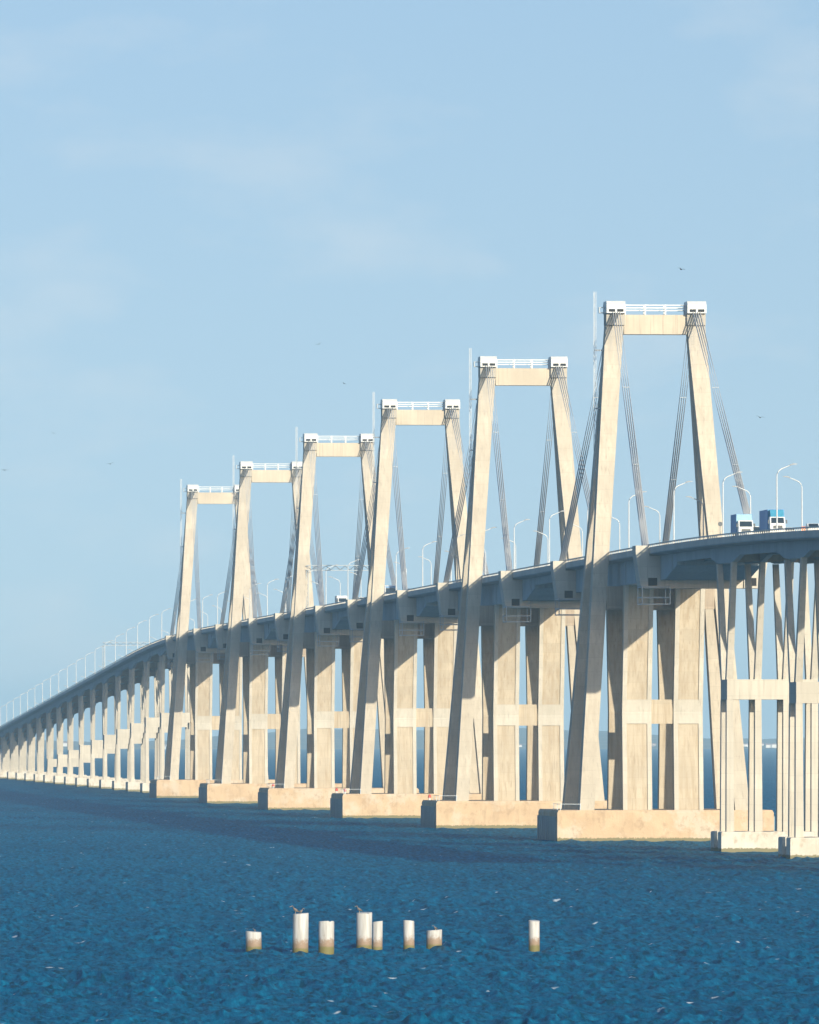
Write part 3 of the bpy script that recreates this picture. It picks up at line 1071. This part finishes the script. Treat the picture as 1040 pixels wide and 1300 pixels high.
truck(on_road(-5.0, -167), 'box truck with pale blue front board and shaded blue side beside the round sign', 'truck_blue', 'truck_aqua', L=9.5, H=3.85)
truck(on_road(-5.0, -205), 'white-cabbed box truck with teal roof deflector, nearest truck to the viewer', 'truck_blue', 'truck_teal', L=12.5, H=3.95, deflector='truck_teal')
car(on_road(-1.7, -156), 'white van half hidden between the two blue trucks', 'car_white', 'van', 'van', cat='van')
car(on_road(-1.9, -199), 'white car with dark windscreen right beside the teal-fronted truck', 'car_white', 'car', 'car')
car(on_road(-5.2, -254), 'white car at the right edge of the picture', 'car_white', 'car', 'car')
car(on_road(-4.2, 504), 'white coach with blue roof band right of the third tower leg', 'car_white', 'bus', 'bus', cat='bus')
car(on_road(-1.9, 605), 'white van with dark windscreen left of the third tower leg', 'car_white', 'van', 'van', cat='van')
truck(on_road(-2.6, 662), 'plain white box truck between the third and fourth towers', 'car_white', 'car_white', L=8.5, H=3.3)
car(on_road(-5.2, 432), 'small dark car on the deck past the second tower', 'car_dark', 'car', 'car')
car(on_road(-1.9, 702), 'dark car on the deck in front of the fourth tower', 'car_dark', 'car', 'car')
car(on_road(-4.8, 716), 'white car beside the dark one in front of the fourth tower', 'car_white', 'car', 'car')
car(on_road(-1.9, 790), 'red car close to the right of the fourth tower leg', 'car_red', 'car', 'car')
car(on_road(-1.9, 1251), 'red van just right of the farthest tower leg', 'car_red', 'van', 'van', cat='van')


# ------------------------------------------------------------------ white posts in the foreground water
def px_on_water(px, py, z=0.0):
    f = Vector((math.sin(YAW) * math.cos(PITCH), math.cos(YAW) * math.cos(PITCH), math.sin(PITCH)))
    r = Vector((math.cos(YAW), -math.sin(YAW), 0)); u = r.cross(f)
    d = f * 11972.65 + r * (px - 520) + u * (650 - py)
    t = (z - CAM.z) / d.z
    return CAM + d * t


POSTS = [  # x0, x1, top, base, label
    (313, 333, 1183, 1209, 'short wide white concrete post, leftmost in the water'),
    (372, 392, 1160, 1211, 'tall wide white concrete post, second from the left, bird on top'),
    (405, 425, 1170, 1209, 'medium wide white concrete post, third from the left, with bare top'),
    (453, 473, 1159, 1207, 'tall wide white concrete post with a bird, left of a touching thinner post'),
    (473, 486, 1170, 1209, 'thin white concrete post touching a taller wide post'),
    (513, 527, 1169, 1207, 'thin white concrete post left of a short wide post'),
    (542, 562, 1181, 1206, 'short wide white concrete post with a bird on top'),
    (672, 686, 1169, 1207, 'thin white concrete post standing alone on the right'),
]
post_tops = []
for x0, x1, yt, yb, lab in POSTS:
    g = px_on_water((x0 + x1) / 2, yb)
    dist = (g - CAM).length
    r = (x1 - x0) / 2 * dist / 11972.65
    h = (yb - yt) * dist / 11972.65
    k = 28
    rings = []
    for z, rr in ((-3.0, 1.0), (0.0, 1.0), (0.3, 1.015), (0.5, 1.0), (h - 0.04, 1.0), (h, 0.965)):
        ring = []
        for j in range(k):
            a = 2 * math.pi * j / k
            wob = 1 + 0.008 * math.sin(3 * a + x0) + 0.006 * math.sin(7 * a + z * 3)
            zz_ = z
            if z > h - 0.1:
                zz_ = z + 0.05 * math.sin(a + x0) - (0.09 if math.sin(3.3 * a + x0 * 1.7) > 0.93 else 0.0)
            ring.append((r * rr * wob * math.cos(a) + 0.012 * z * math.sin(x0), r * rr * wob * math.sin(a), zz_))
        rings.append(ring)
    mb = MB(); mb.loft(rings, 0, True, True)
    o = mb.build('concrete_post', 'white_post', None, (g.x, g.y + r, 0))
    tag(o, lab, 'post', 'white posts standing in the water')
    post_tops.append((g.x, g.y + r, h, r))


# ------------------------------------------------------------------ birds
def perched(loc, label, s=1.0, face=0.0):
    e = empty('bird', loc, None, (0, 0, face))
    rings = []
    for x, z, ry, rz in ((-0.42, 0.16, 0.02, 0.02), (-0.3, 0.24, 0.07, 0.05), (-0.1, 0.33, 0.13, 0.12), (0.1, 0.42, 0.13, 0.13), (0.2, 0.52, 0.08, 0.09), (0.24, 0.64, 0.05, 0.05), (0.26, 0.74, 0.06, 0.06), (0.33, 0.77, 0.045, 0.045), (0.38, 0.77, 0.01, 0.01)):
        rings.append([(s * x, s * 1.35 * ry * math.cos(2 * math.pi * j / 10), s * (z + 1.35 * rz * math.sin(2 * math.pi * j / 10))) for j in range(10)])
    MB().loft(rings, 0, True, True).build('body', 'feather_brown', e)
    MB().loft([[(s * 0.37, -s * 0.02, s * 0.75), (s * 0.37, s * 0.02, s * 0.75), (s * 0.37, s * 0.02, s * 0.79), (s * 0.37, -s * 0.02, s * 0.79)],
               [(s * 0.6, -s * 0.008, s * 0.66), (s * 0.6, s * 0.008, s * 0.66), (s * 0.6, s * 0.008, s * 0.68), (s * 0.6, -s * 0.008, s * 0.68)]]).build('beak', 'beak', e)
    for q in (-1, 1):
        MB().tube([(0, q * s * 0.05, -0.01), (0, q * s * 0.05, s * 0.26)], s * 0.016, 5).build('leg', 'beak', e)
        MB().loft([[(s * 0.12, q * s * 0.12, s * 0.46), (s * 0.12, q * s * 0.15, s * 0.40), (s * 0.12, q * s * 0.12, s * 0.34)],
                   [(-s * 0.15, q * s * 0.13, s * 0.40), (-s * 0.15, q * s * 0.16, s * 0.32), (-s * 0.15, q * s * 0.12, s * 0.26)],
                   [(-s * 0.45, q * s * 0.04, s * 0.20), (-s * 0.45, q * s * 0.05, s * 0.18), (-s * 0.45, q * s * 0.03, s * 0.16)]]).build('wing', 'feather_dark', e)
    tag(e, label, 'bird', 'birds perched on the white posts')


def top_of(i, fx=0.0):
    x, y, h, r = post_tops[i]
    return (x + fx * r, y - 0.3 * r, h - 0.005)


perched(top_of(1, -0.62), 'brown bird perched on the left edge of the second post', 0.8, math.pi)
perched(top_of(1, 0.1), 'small brown bird on the middle of the tall second post', 0.55, 0.4)
perched(top_of(3, -0.6), 'brown bird perched on the tall post touching a thinner one', 0.72, math.pi - 0.5)
perched(top_of(6, 0.15), 'brown bird on the short post right of the thin post', 0.5, 2.7)
perched(top_of(0, 0.1), 'small dark bird on the leftmost short post', 0.34, 2.9)


def flying(px, py, dist, span, label, bank=0.2):
    f = Vector((math.sin(YAW) * math.cos(PITCH), math.cos(YAW) * math.cos(PITCH), math.sin(PITCH)))
    r = Vector((math.cos(YAW), -math.sin(YAW), 0)); u = r.cross(f)
    d = (f * 11972.65 + r * (px - 520) + u * (650 - py)).normalized()
    e = empty('flying_bird', CAM + d * dist, None, (0, bank, random.uniform(-0.6, 0.6)))
    L = span * 0.68
    rings = []
    for y, rr in ((-0.55, 0.01), (-0.4, 0.06), (-0.1, 0.13), (0.2, 0.11), (0.4, 0.05), (0.6, 0.03)):
        rings.append([(L * rr * math.cos(2 * math.pi * j / 8), L * y, L * rr * math.sin(2 * math.pi * j / 8)) for j in range(8)])
    MB().loft(rings, 0, True, True).build('body', 'feather_dark', e)
    for s in (-1, 1):
        MB().loft([[(s * L * x, L * (yc - ch), L * z), (s * L * x, L * (yc + ch), L * z), (s * L * x, L * (yc + ch), L * (z + 0.03)), (s * L * x, L * (yc - ch), L * (z + 0.03))]
                   for x, yc, ch, z in ((0.08, -0.05, 0.2, 0.03), (0.5, -0.12, 0.17, 0.22), (1.0, 0.06, 0.03, 0.12))]).build('wing', 'feather_dark', e)
    tag(e, label, 'bird', 'birds flying in the sky')


flying(865, 342, 1100, 0.75, 'tiny dark bird in the sky above the nearest tower')
flying(405, 437, 1100, 0.6, 'tiny dark bird flying above the third tower', -0.3)
flying(965, 530, 1100, 0.8, 'tiny dark bird flying right of the nearest tower')
flying(437, 487, 1200, 0.5, 'tiny dark bird flying just left of the third tower top', 0.4)
flying(68, 550, 1200, 0.55, 'tiny dark bird flying at the left above the sloping deck', 0.3)
flying(140, 589, 1100, 0.7, 'tiny dark bird flying left of the farthest tower', -0.2)
flying(6, 597, 1200, 0.7, 'tiny dark bird at the left edge of the sky', 0.1)

# ------------------------------------------------------------------ buildings on the far shore
FB = []
for k in range(26):
    px = random.uniform(560, 1040) if k < 20 else random.uniform(60, 500)
    x = CAM.x + (px + 497) / 11972.65 * 15100
    FB.append((x, random.uniform(60, 420)))
for k, (x, off) in enumerate(FB):
    w, d_, h = random.uniform(6, 18), random.uniform(8, 14), random.uniform(3, 8)
    y = shore_y(x) + off
    t_ = off / 2600
    zg = -1 + 3 + 20 * t_ ** 0.8 - 3
    e = empty('far_building', (x, y, zg))
    MB().box(-w / 2, w / 2, -d_ / 2, d_ / 2, -6, h).build('wall', 'far_wall', e)
    MB().prism_x([(-d_ / 2 - 0.5, h), (d_ / 2 + 0.5, h), (0, h + d_ * 0.18)], -w / 2 - 0.5, w / 2 + 0.5).build('roof', 'far_roof', e)
    tag(e, 'tiny pale low building on the hazy far shore', 'building', 'far buildings on the opposite shore')

# ------------------------------------------------------------------ haze
m = bpy.data.materials.new('haze')
m.use_nodes = True
m.node_tree.nodes.clear()
hv = m.node_tree.nodes.new('ShaderNodeVolumePrincipled')
hv.inputs['Color'].default_value = (0.46, 0.72, 0.92, 1)
hv.inputs['Density'].default_value = 0.000065
hv.inputs['Anisotropy'].default_value = 0.0
ho = m.node_tree.nodes.new('ShaderNodeOutputMaterial')
m.node_tree.links.new(hv.outputs['Volume'], ho.inputs['Volume'])
MAT['haze'] = m
mb = MB().box(CAM.x - 21000, CAM.x + 21000, CAM.y - 21000, CAM.y + 21000, -5.0, 112.0)
o = mb.build('haze', 'haze')
tag(o, kind='stuff')
